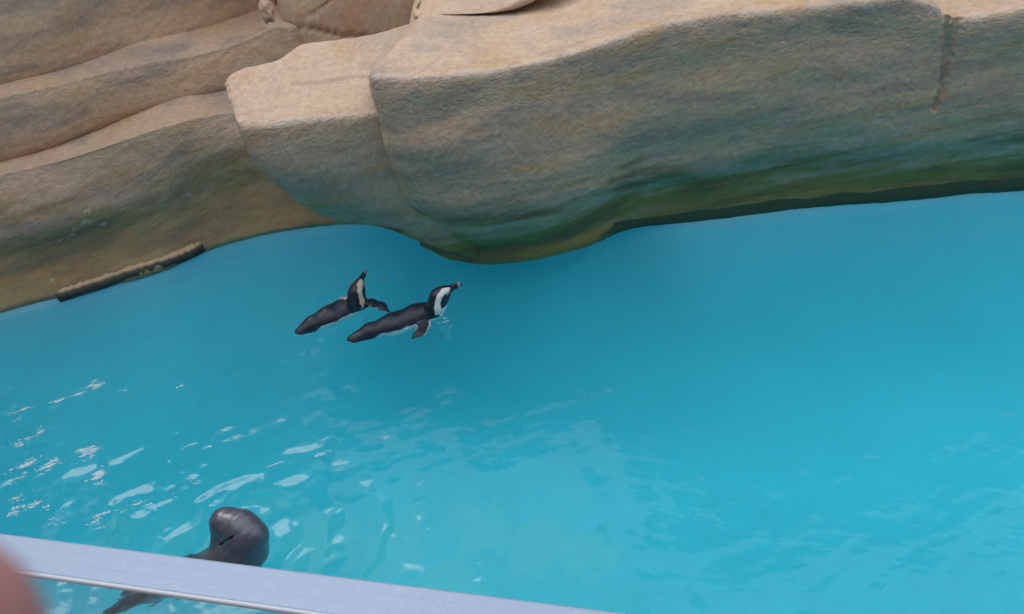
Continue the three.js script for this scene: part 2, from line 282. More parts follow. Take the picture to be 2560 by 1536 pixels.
// reddish wall further back, split by slanting joints
{
  const wall = group('rock_wall_001', 'reddish brown rock face behind the overhanging rock with a slanting crack', 'rock wall');
  const joint = [atZ(690, 62, -5.35), atZ(775, 66, -5.35), atZ(850, 88, -5.35), atZ(960, 95, -5.35)], joint2 = [atZ(725, 58, -5.35), atZ(800, 20, -5.35), atZ(840, -10, -5.35)];
  const near = (p, l) => { let d = 9; for (let i = 0; i < l.length - 1; i++) { const ax = l[i].x, ay = l[i].y, bx = l[i + 1].x - ax, by = l[i + 1].y - ay, t = clamp(((p.x - ax) * bx + (p.y - ay) * by) / (bx * bx + by * by)); d = Math.min(d, Math.hypot(p.x - ax - bx * t, p.y - ay - by * t)); } return d; };
  const cols = [];
  const xs = [-2.6, -2.1, -1.7, -1.4, -1.2, -1.1, -1.0, -0.85, -0.5, -0.1, 0.3, 0.8, 1.3, 1.8, 2.4, 3.0, 3.8, 4.8];
  for (const x of xs) { const z = -5.35 - 0.95 * sm(-1.02, -1.14, x) + 0.06 * nz(x, 1, 1), t = 2.1 + 2.7 * sm(-0.2, 1.7, x) + 0.15 * nz(x * 0.9, 5, 2); cols.push([V(x, t, z - 1.2), V(x, t, z - 0.3), V(x, t - 0.06, z - 0.08), V(x, t - 0.3, z - 0.05), V(x, 1.62, z), V(x, 1.3, z + 0.03), V(x, 1.0, z + 0.02), V(x, 0.6, z + 0.05), V(x, 0, z + 0.05), V(x, -1.4, z + 0.05)]); }  // unseen top raised on the right to shape the reflection in the water
  mesh('rock_face', loft(cols, 560, 170, (p) => 1.2 * rough(p) + 0.03 * nz(p.x * 1.1, p.y * 1.8, 44) - 0.03 * sm(0.018, 0.002, near(p, joint) + 0.004 * nz(p.x * 12, p.y * 12, 1)) - 0.014 * sm(0.014, 0.002, near(p, joint2)) + 0.02 * sm(-0.012, 0.012, (p.y - 1.19)), (p) => stone(p, { grey: 0.4, ochre: 0.6, pink: 0.9, slate: 0.2, red: 0.7, tint: [1.15, 1.1, 1.08] }), [0.1, 0.1, 0.1, 0.2, 2, 2.4, 0.6, 0.15, 0.1], xs.slice(1).map((x) => x > -1.2 && x < 0.2 ? 2 : 0.3)), wallMat, wall);
}

// ---------------------------------------------------------------- overhanging rock: main block, lower block on its left, slab on top
const outcrop = group('overhanging_rock', 'big tan overhanging rock with pale flat top and green algae above the water', 'rock');
{
  // main block: per column the lip, the foot on the water and how far the face swells or recedes in between
  const L = [ // lip px, lip z, foot px, profile (0 follows the lip, 1 follows the foot)
    [[936, 193], -3.64, [1060, 600], [-0.02, 0.02, 0.22, 0.75, 1], -3.98],
    [[1010, 195], -3.62, [1125, 634], [-0.03, -0.03, 0.2, 0.65, 1], -3.93],
    [[1090, 193], -3.62, [1195, 649], [-0.05, -0.08, 0.1, 0.55, 1]],
    [[1210, 181], -3.63, [1290, 643], [-0.05, -0.10, 0.05, 0.5, 1]],
    [[1330, 160], -3.64, [1380, 630], [-0.05, -0.10, 0.05, 0.5, 1]],
    [[1430, 135], -3.65, [1470, 606], [-0.04, -0.06, 0.12, 0.6, 1]],
    [[1560, 95], -3.67, [1570, 570], [-0.01, 0.02, 0.26, 0.68, 1]],
    [[1680, 60], -3.67, [1650, 555], [0, 0.07, 0.34, 0.75, 1]],
    [[1800, 38], -3.65, [1780, 541], [0.01, 0.08, 0.34, 0.72, 1]],
    [[1950, 26], -3.62, [1930, 522], [0.01, 0.08, 0.34, 0.72, 1]],
    [[2120, 8], -3.59, [2110, 503], [0.01, 0.08, 0.34, 0.72, 1]],
    [[2270, -4], -3.56, [2280, 488], [0.01, 0.08, 0.34, 0.72, 1]],
    [[2340, 14], -3.56, [2335, 484], [0.01, 0.08, 0.34, 0.72, 1]],
    [[2410, 42], -3.54, [2400, 479], [0.01, 0.08, 0.34, 0.72, 1]],
    [[2480, 36], -3.52, [2480, 474], [0.01, 0.08, 0.34, 0.72, 1]],
    [[2580, 20], -3.48, [2580, 468], [0.01, 0.08, 0.34, 0.72, 1]],
    [[2760, 0], -3.42, [2760, 458], [0.01, 0.08, 0.34, 0.72, 1]],
      ];
  const tEdge = [[968, 152], [1000, 100], [1036, 48]];
  const cols = L.map(([lp, lz, fp, pr, fz], i) => {
    const l = atZ(lp[0], lp[1], lz), f = fz ? atZ(fp[0], fp[1], fz) : atY(fp[0], fp[1], 0);
    const q = (t, k) => V(lerp(l.x, f.x, t), lerp(l.y, f.y, t), lerp(l.z, f.z, k));
    let top = [V(l.x + 0.3 + 0.02 * i, l.y + 0.03, -5.5), V(l.x + 0.22, l.y + 0.01, -5.0), V(l.x + 0.1, l.y + 0.004, -4.5), V(l.x + 0.04, l.y + 0.012, -4.0)];
    if (i === 0) top = [V(-0.12, 1.10, -5.5), V(-0.18, 1.10, -5.0), atZ(1036, 50, -4.5), atZ(992, 112, -4.0)];
    return [...top, V(l.x, l.y + 0.010, l.z - 0.07), V(l.x, l.y + 0.003, l.z - 0.009), V(l.x, l.y - 0.013, l.z + 0.003), q(0.18, pr[0]), q(0.38, pr[1]), q(0.62, pr[2]), q(0.8, pr[3]), q(0.93, 1 - 0.02), f, V(f.x, f.y - 0.05, f.z - 0.004), V(f.x, f.y - 0.09, f.z - 0.06), V(f.x, f.y - 0.08, f.z - 0.5)];
  });
  // left flank of the block, stepping back onto the lower block
  const c0 = cols[0];
  cols.unshift(c0.map((p, k) => V(p.x - 0.035, p.y - 0.035, p.z - 0.06 - 0.05 * (k > 8))));
  cols.unshift(c0.map((p, k) => V(p.x - 0.0, p.y - 0.15, p.z - 0.3)));
  const crackP = [atZ(2372, -30, -3.55), atZ(2368, 60, -3.55), atZ(2372, 150, -3.55), atZ(2362, 240, -3.55), atZ(2350, 280, -3.55)];
  const crack = (p) => { let d = 9; for (let i = 0; i < 4; i++) { const a = crackP[i], b = crackP[i + 1], t = clamp((p.y - a.y) / (b.y - a.y)); d = Math.min(d, Math.abs(p.x - lerp(a.x, b.x, t)) + Math.max(0, b.y - p.y) + (p.z < -3.92 ? 1 : 0)); } return d + 0.006 * nz(p.x * 25, p.y * 25, 3); };
  const litEdgeCrust = crust(L.map(([lp, lz]) => atZ(lp[0], lp[1], lz)), 0.05);
  const base = atY(1600, 558, 0), base2 = atY(2560, 469, 0);
  const look = (p) => {
    let k = stone(p, { grey: 0.85, ochre: 0.65, pink: 0.65, slate: 0.55, pale: p.z < -3.74 && p.y > 1.0 ? 0.2 : 0 });
    k = litEdgeCrust(p, algae(p, k, lerp(0.42, 0.40, sm(-0.2, 1.2, p.x)), 1));
    // wet weed line just above the water on the right, with a thin lime crust along its top
    if (p.x > base.x - 0.15 + 0.3 * nz(p.y * 20, 1, 1) * 0.3) { const h = 0.05 + 0.012 * nz(p.x * 3, 0, 7); k = mix3(k, [0.06, 0.085, 0.05], 1 - sm(h - 0.004, h, p.y)); k = mix3(k, [0.3, 0.28, 0.2], 0.5 * sm(0.006, 0.002, Math.abs(p.y - h - 0.004)) * sm(-0.2, 0.4, nz(p.x * 5, 1, 7))); }
    return k;
  };
  mesh('rock_block', loft(cols, 860, 400, (p) => rough(p) * 1.1 + pits(p) * 0.5 * sm(0.1, 0.35, p.y) + 0.012 * nz(p.x * 1.3, p.y * 3.3, 4) - 0.022 * sm(0.026, 0.004, crack(p)), look, [0.1, 0.15, 0.35, 0.8, 1.5, 3, 2.5, 1, 1, 1, 1, 1.2, 0.8, 0.5, 0.15], [1, 2, 1, 1, 1, 1, 1, 1, 1, 1, 1, 1, 1.5, 1.5, 1, 1, 0.4]), rockMat, outcrop);

  // lower block on the left with a bevelled tip
  const B = [ // lip, lip z, underside contour px, z, rear edge px, z
    [[584, 280], -3.86, [618, 362], -3.95, [563, 212], -4.05],
    [[600, 313], -3.79, [648, 412], -3.93, [571, 190], -4.13],
    [[640, 312], -3.76, [705, 472], -3.95, [608, 171], -4.22],
    [[700, 302], -3.74, [772, 520], -3.99, [690, 150], -4.32],
    [[780, 294], -3.73, [870, 555], -4.02, [742, 122], -4.42],
    [[860, 287], -3.73, [960, 571], -4.00, [860, 103], -4.46],
    [[935, 280], -3.73, [1060, 606], -3.93, [960, 84], -4.52],
    [[1010, 276], -3.75, [1140, 640], -3.91, [1035, 64], -4.58],
    [[1090, 280], -3.78, [1200, 650], -3.93, [1120, 60], -4.6],
  ];
  const bc = B.map(([lp, lz, up_, uz, rp, rz]) => {
    const l = atZ(lp[0], lp[1], lz), u = atZ(up_[0], up_[1], uz), r = atZ(rp[0], rp[1], rz), q = (t, k) => V(lerp(l.x, u.x, t), lerp(l.y, u.y, t), lerp(l.z, u.z, k));
    const top = (t, h) => V(lerp(r.x, l.x, t), lerp(r.y, l.y, t) + h, lerp(r.z, l.z, t));
    return [V(r.x, r.y - 0.5, r.z - 0.25), V(r.x, r.y - 0.06, r.z - 0.06), V(r.x, r.y - 0.004, r.z - 0.006), top(0.07, 0.008), top(0.35, 0.004), top(0.7, 0.002), top(0.95, 0.004), V(l.x, l.y - 0.014, l.z + 0.005), q(0.2, -0.03), q(0.45, 0.04), q(0.7, 0.3), q(0.88, 0.66), u, V(u.x + 0.05, u.y + 0.0, u.z - 0.3), V(u.x + 0.1, u.y + 0.05, u.z - 0.9)];
  });
  const b0 = bc[0]; bc.unshift(b0.map((p) => V(p.x - 0.012, p.y - 0.012, p.z - 0.05)), ); bc.unshift(b0.map((p) => V(p.x + 0.02, p.y - 0.04, p.z - 0.22)));
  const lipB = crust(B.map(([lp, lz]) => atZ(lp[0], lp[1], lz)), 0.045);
  const dripX = [[692, 318, 0.13], [706, 322, 0.17], [812, 308, 0.10], [868, 304, 0.08], [892, 300, 0.11]].map(([a, b, l]) => [atZ(a, b, -3.73), l]);
  const drips = (p, k) => { let w = 0; for (const [q, l] of dripX) { const t = (q.y - p.y) / l; if (t > -0.1 && t < 1) w = Math.max(w, 1 - Math.abs(p.x - q.x - 0.02 * t - 0.004 * nz(p.y * 25, 1, 1)) / (0.008 * (1 - 0.6 * t)) + 0.4 * nz2(p.x * 90, p.y * 40, 1)); } return mix3(k, [0.60, 0.50, 0.34], sm(0, 0.8, w) * 0.5); };
  const stepA = atZ(720, 190, -4.05), stepB = atZ(935, 172, -4.05);
  mesh('rock_block', loft(bc, 420, 300, (p) => {
    let r = rough(p) + pits(p) * 0.5;
    const zs = lerp(stepA.z, stepB.z, (p.x - stepA.x) / (stepB.x - stepA.x)) + 0.05 * nz(p.x * 2, 1, 5);
    if (p.y > 0.93) r += 0.014 * sm(zs + 0.012, zs - 0.012, p.z) * sm(stepA.x - 0.03, stepA.x + 0.03, p.x);
    return r;
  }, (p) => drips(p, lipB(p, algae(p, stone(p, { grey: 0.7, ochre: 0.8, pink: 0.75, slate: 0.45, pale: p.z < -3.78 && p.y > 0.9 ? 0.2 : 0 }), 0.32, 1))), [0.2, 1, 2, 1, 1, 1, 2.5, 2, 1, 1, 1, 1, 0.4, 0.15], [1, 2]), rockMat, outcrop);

  // thin slab lying on the main block
  const S = [[[1040, 46], -4.50, [1046, 22], -4.56], [[1085, 40], -4.46, [1075, 13], -4.58], [[1150, 36], -4.42, [1120, 5], -4.62], [[1215, 28], -4.38, [1190, 3], -4.62], [[1265, 14], -4.36, [1240, -4], -4.62], [[1310, -8], -4.34, [1300, -20], -4.62], [[1420, -60], -4.32, [1410, -80], -4.62]];
  const scx = S.map(([a, az, b, bz]) => { const l = atZ(a[0], a[1], az), r = atZ(b[0], b[1], bz); return [V(r.x, r.y - 0.2, r.z - 0.5), V(r.x, r.y - 0.02, r.z - 0.06), r, V(lerp(r.x, l.x, 0.4), r.y + 0.004, lerp(r.z, l.z, 0.4)), V(l.x, lerp(l.y, r.y, 0.75), l.z + 0.0), V(l.x, lerp(l.y, r.y, 0.35), l.z + 0.012), l, V(l.x, l.y - 0.02, l.z - 0.03), V(l.x, l.y - 0.08, l.z - 0.3)]; });
  const z0 = scx[0]; scx.unshift(z0.map((p) => V(p.x - 0.012, p.y - 0.006, p.z - 0.04)));  scx.unshift(z0.map((p) => V(p.x + 0.02, p.y - 0.02, p.z - 0.25)));
  mesh('rock_slab', loft(scx, 200, 90, (p) => rough(p) * 0.6, (p) => stone(p, { grey: 0.5, ochre: 0.7, pink: 0.7, slate: 0.3, pale: 0.3 })), rockMat, outcrop);
}

// ---------------------------------------------------------------- viewing side: deck, rail, glass, added unseen shelter
{
  const RY = 1.75, a = atY(0, 1332, RY), b = atY(1600, 1536, RY), dir = V().subVectors(b, a).setY(0).normalize(), yaw = -Math.atan2(dir.z, dir.x), mid = a.clone().lerp(b, 0.4);
  const inw = V(-dir.z, 0, dir.x); // towards the visitors
  const WID = 0.041, TH = 0.006;
  const grain = grayTexture(512, (() => { const g1 = tileNoise(512, 256, 21), g2 = tileNoise(512, 90, 22); return (k) => 0.5 + 0.5 * (g1[k] - 0.5) + 0.4 * (g2[k] - 0.5); })());
  const rail = group('guard_rail', 'pale grey metal rail cap running slantwise across the foreground', 'rail');
  rail.position.copy(mid).addScaledVector(inw, WID / 2); rail.position.y = RY; rail.rotation.y = yaw;
  // cross-section: rounded edges, two fine grooves along the top
  const sh = new THREE.Shape(), h = WID / 2, r = 0.0029;
  sh.moveTo(-h + r, 0); for (const g of [-0.0085, 0.006]) { sh.lineTo(g - 0.0004, 0); sh.lineTo(g, -0.0001); sh.lineTo(g + 0.0004, 0); }
  sh.lineTo(h - r, 0); sh.absarc(h - r, -r, r, Math.PI / 2, 0, true); sh.lineTo(h, -TH + r); sh.absarc(h - r, -TH + r, r, 0, -Math.PI / 2, true); sh.lineTo(-h + r, -TH); sh.absarc(-h + r, -TH + r, r, -Math.PI / 2, -Math.PI, true); sh.lineTo(-h, -r); sh.absarc(-h + r, -r, r, Math.PI, Math.PI / 2, true);
  const eg = new THREE.ExtrudeGeometry(sh, { depth: 4.2, bevelEnabled: false, curveSegments: 5 }); eg.translate(0, 0, -2.1); eg.rotateY(-Math.PI / 2);
  const sc = rng(5), scr = new Uint8Array(512 * 512 * 4);
  for (let k = 0; k < 512 * 512; k++) { const v = 156 + 16 * (sc() - 0.5); scr[k * 4] = v - 7; scr[k * 4 + 1] = v + 10; scr[k * 4 + 2] = v + 34; scr[k * 4 + 3] = 255; }
  for (let n = 0; n < 420; n++) { let x = sc() * 512, y = sc() * 512; const an = sc() * 6.28, l = 3 + sc() * 16, c = sc() < 0.7 ? 18 : -20; for (let k = 0; k < l; k++) { const o = ((Math.floor(y + k * Math.sin(an)) & 511) * 512 + (Math.floor(x + k * Math.cos(an)) & 511)) * 4; for (let q = 0; q < 3; q++) scr[o + q] = clamp(scr[o + q] + c, 0, 255); } }
  const st = new THREE.DataTexture(scr, 512, 512); st.colorSpace = THREE.SRGBColorSpace; st.wrapS = st.wrapT = THREE.RepeatWrapping; st.magFilter = THREE.LinearFilter; st.repeat.set(6, 6); st.needsUpdate = true;
  const gr = grain; gr.repeat.set(6, 6);
  mesh('cap', eg, new THREE.MeshStandardMaterial({ map: st, metalness: 0.35, roughness: 0.5, bumpMap: gr, bumpScale: 0.00015 }), rail);
  mesh('edge_highlight', new THREE.CylinderGeometry(0.0026, 0.0026, 4.2, 10).rotateZ(Math.PI / 2).translate(0, -0.0024, WID / 2 + 0.0006), new THREE.MeshStandardMaterial({ color: new THREE.Color().setRGB(0.55, 0.585, 0.66), roughness: 0.35 }), rail);  // added pale bead standing for the highlight on the rounded near edge
  const pane = group('glass_panel', 'clear glass panel below the pale rail with water behind it', 'glass panel');
  pane.position.copy(rail.position); pane.position.y = 0; pane.rotation.y = yaw;
  mesh('pane', new THREE.PlaneGeometry(4.2, RY - TH - 0.76).translate(0, (RY - TH + 0.752) / 2, 0), new THREE.MeshPhysicalMaterial({ color: new THREE.Color().setRGB(0.90, 0.94, 0.97), roughness: 0.05, transmission: 1, thickness: 0, ior: 1.5, side: THREE.DoubleSide }), pane);
  const deck = mesh('viewing_deck', new THREE.BoxGeometry(9, 2.5, 3.2), new THREE.MeshStandardMaterial({ color: new THREE.Color().setRGB(0.33, 0.31, 0.28), roughness: 0.95 }), scene);
  deck.position.copy(rail.position).addScaledVector(inw, 1.57); deck.position.y = 0.75 - 1.25; deck.rotation.y = yaw; structure(deck);
  const addedShelter = group('added_shelter', 'added unseen dark timber shelter blocking sky light from the rocks', 'shelter');  // out of view, added to keep the front sky off the rock faces
  addedShelter.position.set(0.6, 0.75, 3.4);
  const wood = new THREE.MeshStandardMaterial({ color: new THREE.Color().setRGB(0.16, 0.13, 0.10), roughness: 0.9 });
  mesh('wall', new THREE.BoxGeometry(16, 3.3, 0.15).translate(0, 1.65, 0), wood, addedShelter);
  mesh('roof', new THREE.BoxGeometry(16.6, 0.14, 3.4).translate(0, 3.37, -1.2), wood, addedShelter);
}

// ---------------------------------------------------------------- smooth bodies: distance fields meshed by surface nets
const smin = (a, b, k) => { const h = Math.max(k - Math.abs(a - b), 0) / k; return Math.min(a, b) - h * h * k * 0.25; };
function bone(a, b, ra, rb, n = null, flat = 1) { return { a, d: V().subVectors(b, a), ra, rb, n, flat }; }
function boneDist(o, x, y, z) {
  let px = x - o.a.x, py = y - o.a.y, pz = z - o.a.z;
  const l2 = o.d.x * o.d.x + o.d.y * o.d.y + o.d.z * o.d.z, t = l2 > 0 ? clamp((px * o.d.x + py * o.d.y + pz * o.d.z) / l2) : 0;
  px -= o.d.x * t; py -= o.d.y * t; pz -= o.d.z * t;
  if (o.n) { const q = (px * o.n.x + py * o.n.y + pz * o.n.z) * (o.flat - 1); px += o.n.x * q; py += o.n.y * q; pz += o.n.z * q; }
  return (Math.hypot(px, py, pz) - lerp(o.ra, o.rb, t)) / (o.n ? 1.6 : 1);
}
const field = (bones, k) => (x, y, z) => { let d = 9; for (const o of bones) d = smin(d, boneDist(o, x, y, z), o.k ?? k); return d; };
function nets(f, lo, hi, h, color) {
  const n = [0, 1, 2].map((k) => Math.ceil((hi.getComponent(k) - lo.getComponent(k)) / h) + 1), [nx, ny, nzz] = n, val = new Float32Array(nx * ny * nzz), id = (i, j, k) => (k * ny + j) * nx + i;
  for (let k = 0; k < nzz; k++) for (let j = 0; j < ny; j++) for (let i = 0; i < nx; i++) val[id(i, j, k)] = f(lo.x + i * h, lo.y + j * h, lo.z + k * h);
  const vert = new Int32Array(nx * ny * nzz).fill(-1), P = [], NR = [], C = [], idx = [];
  for (let k = 0; k < nzz - 1; k++) for (let j = 0; j < ny - 1; j++) for (let i = 0; i < nx - 1; i++) {
    let m = 0; const c = []; for (let q = 0; q < 8; q++) { const v = val[id(i + (q & 1), j + ((q >> 1) & 1), k + (q >> 2))]; c.push(v); if (v < 0) m |= 1 << q; }
    if (m === 0 || m === 255) continue;
    let sx = 0, sy = 0, sz = 0, cnt = 0;
    for (const [a, b] of EDGES) { if ((c[a] < 0) === (c[b] < 0)) continue; const t = c[a] / (c[a] - c[b]); sx += lerp(a & 1, b & 1, t); sy += lerp((a >> 1) & 1, (b >> 1) & 1, t); sz += lerp(a >> 2, b >> 2, t); cnt++; }
    const x = lo.x + (i + sx / cnt) * h, y = lo.y + (j + sy / cnt) * h, z = lo.z + (k + sz / cnt) * h, e = h * 0.5;
    vert[id(i, j, k)] = P.length / 3; P.push(x, y, z);
    const g = V(f(x + e, y, z) - f(x - e, y, z), f(x, y + e, z) - f(x, y - e, z), f(x, y, z + e) - f(x, y, z - e)).normalize(); NR.push(g.x, g.y, g.z);
    if (color) C.push(...color(x, y, z));
  }
  const quad = (a, b, c, d, flip) => { if (a < 0 || b < 0 || c < 0 || d < 0) return; flip ? idx.push(a, c, b, a, d, c) : idx.push(a, b, c, a, c, d); };
  for (let k = 1; k < nzz - 1; k++) for (let j = 1; j < ny - 1; j++) for (let i = 1; i < nx - 1; i++) {
    const s = val[id(i, j, k)] < 0;
    if (s !== val[id(i + 1, j, k)] < 0) quad(vert[id(i, j - 1, k - 1)], vert[id(i, j, k - 1)], vert[id(i, j, k)], vert[id(i, j - 1, k)], !s);
    if (s !== val[id(i, j + 1, k)] < 0) quad(vert[id(i - 1, j, k - 1)], vert[id(i - 1, j, k)], vert[id(i, j, k)], vert[id(i, j, k - 1)], !s);
    if (s !== val[id(i, j, k + 1)] < 0) quad(vert[id(i - 1, j - 1, k)], vert[id(i, j - 1, k)], vert[id(i, j, k)], vert[id(i - 1, j, k)], !s);
  }
  const g = new THREE.BufferGeometry();
  g.setAttribute('position', new THREE.Float32BufferAttribute(P, 3)); g.setAttribute('normal', new THREE.Float32BufferAttribute(NR, 3));
  if (color) g.setAttribute('color', new THREE.Float32BufferAttribute(C, 3));
  g.setIndex(idx); return g;
}
const EDGES = [[0, 1], [2, 3], [4, 5], [6, 7], [0, 2], [1, 3], [4, 6], [5, 7], [0, 4], [1, 5], [2, 6], [3, 7]];

// ---------------------------------------------------------------- the two banded penguins
const plumage = new THREE.MeshPhysicalMaterial({ vertexColors: true, roughness: 0.5, clearcoat: 0.2, clearcoatRoughness: 0.2 });
plumage.name = 'wet_plumage';
const beakMat = new THREE.MeshStandardMaterial({ vertexColors: true, roughness: 0.35 }), eyeMat = new THREE.MeshStandardMaterial({ color: new THREE.Color().setRGB(0.02, 0.015, 0.012), roughness: 0.15 }), skinMat = new THREE.MeshStandardMaterial({ color: new THREE.Color().setRGB(0.55, 0.33, 0.30), roughness: 0.5 });
const BLACK = [0.006, 0.011, 0.024], BLUEBLACK = [0.013, 0.024, 0.052], WHITE = [0.80, 0.80, 0.78];
const segDist = (x, y, l) => { let d = 9; for (let i = 0; i < l.length - 1; i++) { const [ax, ay] = l[i], bx = l[i + 1][0] - ax, by = l[i + 1][1] - ay, t = clamp(((x - ax) * bx + (y - ay) * by) / (bx * bx + by * by)); d = Math.min(d, Math.hypot(x - ax - bx * t, y - ay - by * t) - lerp(l[i][2], l[i + 1][2], t)); } return d; };
function penguin(name, label, tail, chest, headPx, headY, headYaw, pitch, cream, flips) {
  const t0 = atY(...tail, 0), c0 = atY(...chest, 0), org = t0.clone().lerp(c0, 0.55), yaw = Math.atan2(-(c0.z - t0.z), c0.x - t0.x);
  const g = group(name, label, 'penguin', { group: 'banded penguins swimming side by side' });
  g.position.copy(org); g.rotation.y = yaw;
  const loc = (p) => { const d = p.clone().sub(org); return V(d.x * Math.cos(yaw) - d.z * Math.sin(yaw), d.y, d.x * Math.sin(yaw) + d.z * Math.cos(yaw)); };
  const T = loc(t0), Cc = loc(c0), Hc = loc(atY(...headPx, headY)), flat = V(Math.cos(headYaw), 0, Math.sin(headYaw)), hs = V(-Math.sin(headYaw), 0, Math.cos(headYaw));
  const hf = flat.clone().multiplyScalar(Math.cos(pitch)).add(V(0, Math.sin(pitch), 0)), hu = flat.clone().multiplyScalar(-Math.sin(pitch)).add(V(0, Math.cos(pitch), 0));
  const hp = (x, y, z = 0) => Hc.clone().addScaledVector(hf, x).addScaledVector(hs, z).addScaledVector(hu, y);
  const L = Cc.x - T.x, bx = (t) => lerp(T.x, Cc.x, t);
  const B = [
    bone(V(bx(-0.06), 0.004, 0), V(bx(0.16), -0.004, 0), 0.008, 0.040), bone(V(bx(0.16), -0.004, 0), V(bx(0.46), -0.018, 0), 0.040, 0.061), bone(V(bx(0.46), -0.018, 0), V(bx(0.80), -0.022, 0), 0.061, 0.068),
    bone(V(bx(0.78), -0.022, 0), V(bx(0.98), -0.010, Hc.z * 0.4), 0.064, 0.050), bone(V(bx(0.95), -0.005, Hc.z * 0.4), hp(-0.032, -0.055), 0.048, 0.036), bone(hp(-0.032, -0.06), hp(-0.012, -0.014), 0.034, 0.030), bone(hp(-0.012, -0.008), hp(0.020, -0.002), 0.030, 0.027), bone(hp(0.018, 0.0), hp(0.060, 0.009), 0.026, 0.015),
    bone(hp(-0.008, -0.055), hp(0.014, -0.032), 0.030, 0.022),
    bone(V(bx(0.10), -0.020, 0.018), V(bx(-0.05), -0.014, 0.022), 0.014, 0.013, V(0, 1, 0), 2), bone(V(bx(0.10), -0.022, -0.018), V(bx(-0.05), -0.016, -0.022), 0.014, 0.013, V(0, 1, 0), 2),
    bone(V(bx(0.0), 0.008, 0), V(bx(-0.11), 0.002, 0), 0.014, 0.005, V(0, 1, 0), 2),
  ];
  for (const pts of flips) { const w = pts.map(([px, py, yy, r]) => [loc(atY(px, py, yy)), r]); for (let i = 0; i < w.length - 1; i++) { const o = bone(w[i][0], w[i + 1][0], w[i][1], w[i + 1][1], V(0.1, 0.95, 0.25).normalize(), 3.2); o.k = 0.012; B.push(o); } }
  const f0 = field(B, 0.03), f = (x, y, z) => f0(x, y, z) + 0.0007 * nz(x * 60, y * 150, z * 150);
  const flipL = flips.map((pts) => pts.map(([px, py, yy]) => loc(atY(px, py, yy))));
  const band = [[0.046, 0.020, 0.007], [0.016, 0.021, 0.010], [-0.010, 0.006, 0.012], [-0.024, -0.018, 0.013], [-0.034, -0.05, 0.016], [-0.03, -0.10, 0.019]];
  const color = (x, y, z) => {
    const q = V(x, y, z).sub(Hc), u = q.dot(hf), v = q.dot(hu), w = Math.abs(q.dot(hs)), n = nz(x * 130, y * 130, z * 130);
    const mott = 1 + 0.35 * nz(x * 25, y * 40, z * 40) + 0.15 * n;
    let k = mix3(BLACK, BLUEBLACK, sm(-0.3, 0.5, nz(x * 9, y * 14, z * 22)));
    k = k.map((c) => c * mott);
    const inHead = v > -0.085 && u > -0.085;
    let fl = 9; for (const l of flipL) for (let i = 0; i < l.length - 1; i++) { const a = l[i], d = V().subVectors(l[i + 1], a), t = clamp(V(x, y, z).sub(a).dot(d) / d.lengthSq(), i ? 0 : 0.15, 1); fl = Math.min(fl, V(x, y, z).distanceTo(a.clone().addScaledVector(d, t))); }
    const hr = Math.hypot(q.x, q.z);
    if (fl < 0.026) return k;
    if (!inHead || v < -0.07) { // body: dark back, white below with a ragged line along the flank
      const line = -0.003 + 0.004 * nz(x * 22, 3, z * 10) - 0.05 * sm(bx(0.3), bx(0.0), x);
      if ((y < line && x > bx(0.12)) || (hr < 0.075 && u > -0.028 && v < -0.06 && x > Cc.x - 0.015)) k = WHITE.map((c) => c * (1 + 0.08 * n));
    }
    if (inHead) {
      const side = sm(0.008, 0.014, w), white = cream;
      if (segDist(u, v, band) < 0.001 * n && side > 0.5) k = white;
      if (hr < 0.06 && u > -0.028 && v < -0.058 + 0.16 * Math.max(0, u - 0.0) + 0.002 * n) k = white;
      if (Math.abs(u - 0.034) < 0.012 && Math.abs(v - 0.006) < 0.006 && w > 0.012) k = [0.45, 0.28, 0.27];
    }
    return k;
  };
  mesh('body', nets(f, V(bx(-0.12) - 0.03, -0.16, -0.22), V(Math.max(Cc.x, Hc.x) + 0.12, Hc.y + 0.06, 0.30), 0.0048, color), plumage, g);
  // beak: deep, hooked at the tip, pale ring near the end
  const K = field([bone(hp(0.055, 0.010), hp(0.098, 0.013), 0.0155, 0.0115, hs, 1.5), bone(hp(0.098, 0.013), hp(0.116, 0.007), 0.011, 0.0055, hs, 1.5), bone(hp(0.05, 0.001), hp(0.104, 0.004), 0.012, 0.0065, hs, 1.4)], 0.006);
  const bk = hp(0.08, 0.008);
  mesh('beak', nets(K, bk.clone().addScalar(-0.06), bk.clone().addScalar(0.06), 0.0025, (x, y, z) => { const u = V(x, y, z).sub(Hc).dot(hf); return u > 0.096 && u < 0.108 ? [0.36, 0.38, 0.40] : [0.02, 0.022, 0.028]; }), beakMat, g);
  for (const s of [-1, 1]) {
    const e = mesh('eye', new THREE.SphereGeometry(0.0045, 12, 8), eyeMat, g); e.position.copy(hp(0.024, 0.0015, s * 0.0265));
    mesh('eyelid', new THREE.TorusGeometry(0.0052, 0.0016, 6, 14).rotateY(Math.PI / 2 * 0 - headYaw), skinMat, e);
  }
  return g;
}
penguin('penguin', 'black and white penguin with bold white cheek band, nearest the camera of the pair', [893, 841], [1083, 772], [1098, 735], 0.103, 0, 0, WHITE,
  [[[1054, 795, 0.0, 0.024], [1060, 815, -0.012, 0.030], [1052, 834, -0.018, 0.026], [1032, 850, -0.02, 0.010]]]);
penguin('penguin_001', 'dark penguin facing away with narrow cream cheek band and one flipper stretched out', [758, 822], [895, 754], [889, 724], 0.095, -0.5, 0.22, [0.62, 0.56, 0.44],
  [[[900, 768, 0.0, 0.020], [928, 757, 0.018, 0.025], [952, 765, 0.012, 0.025], [972, 779, 0.004, 0.008]]]);

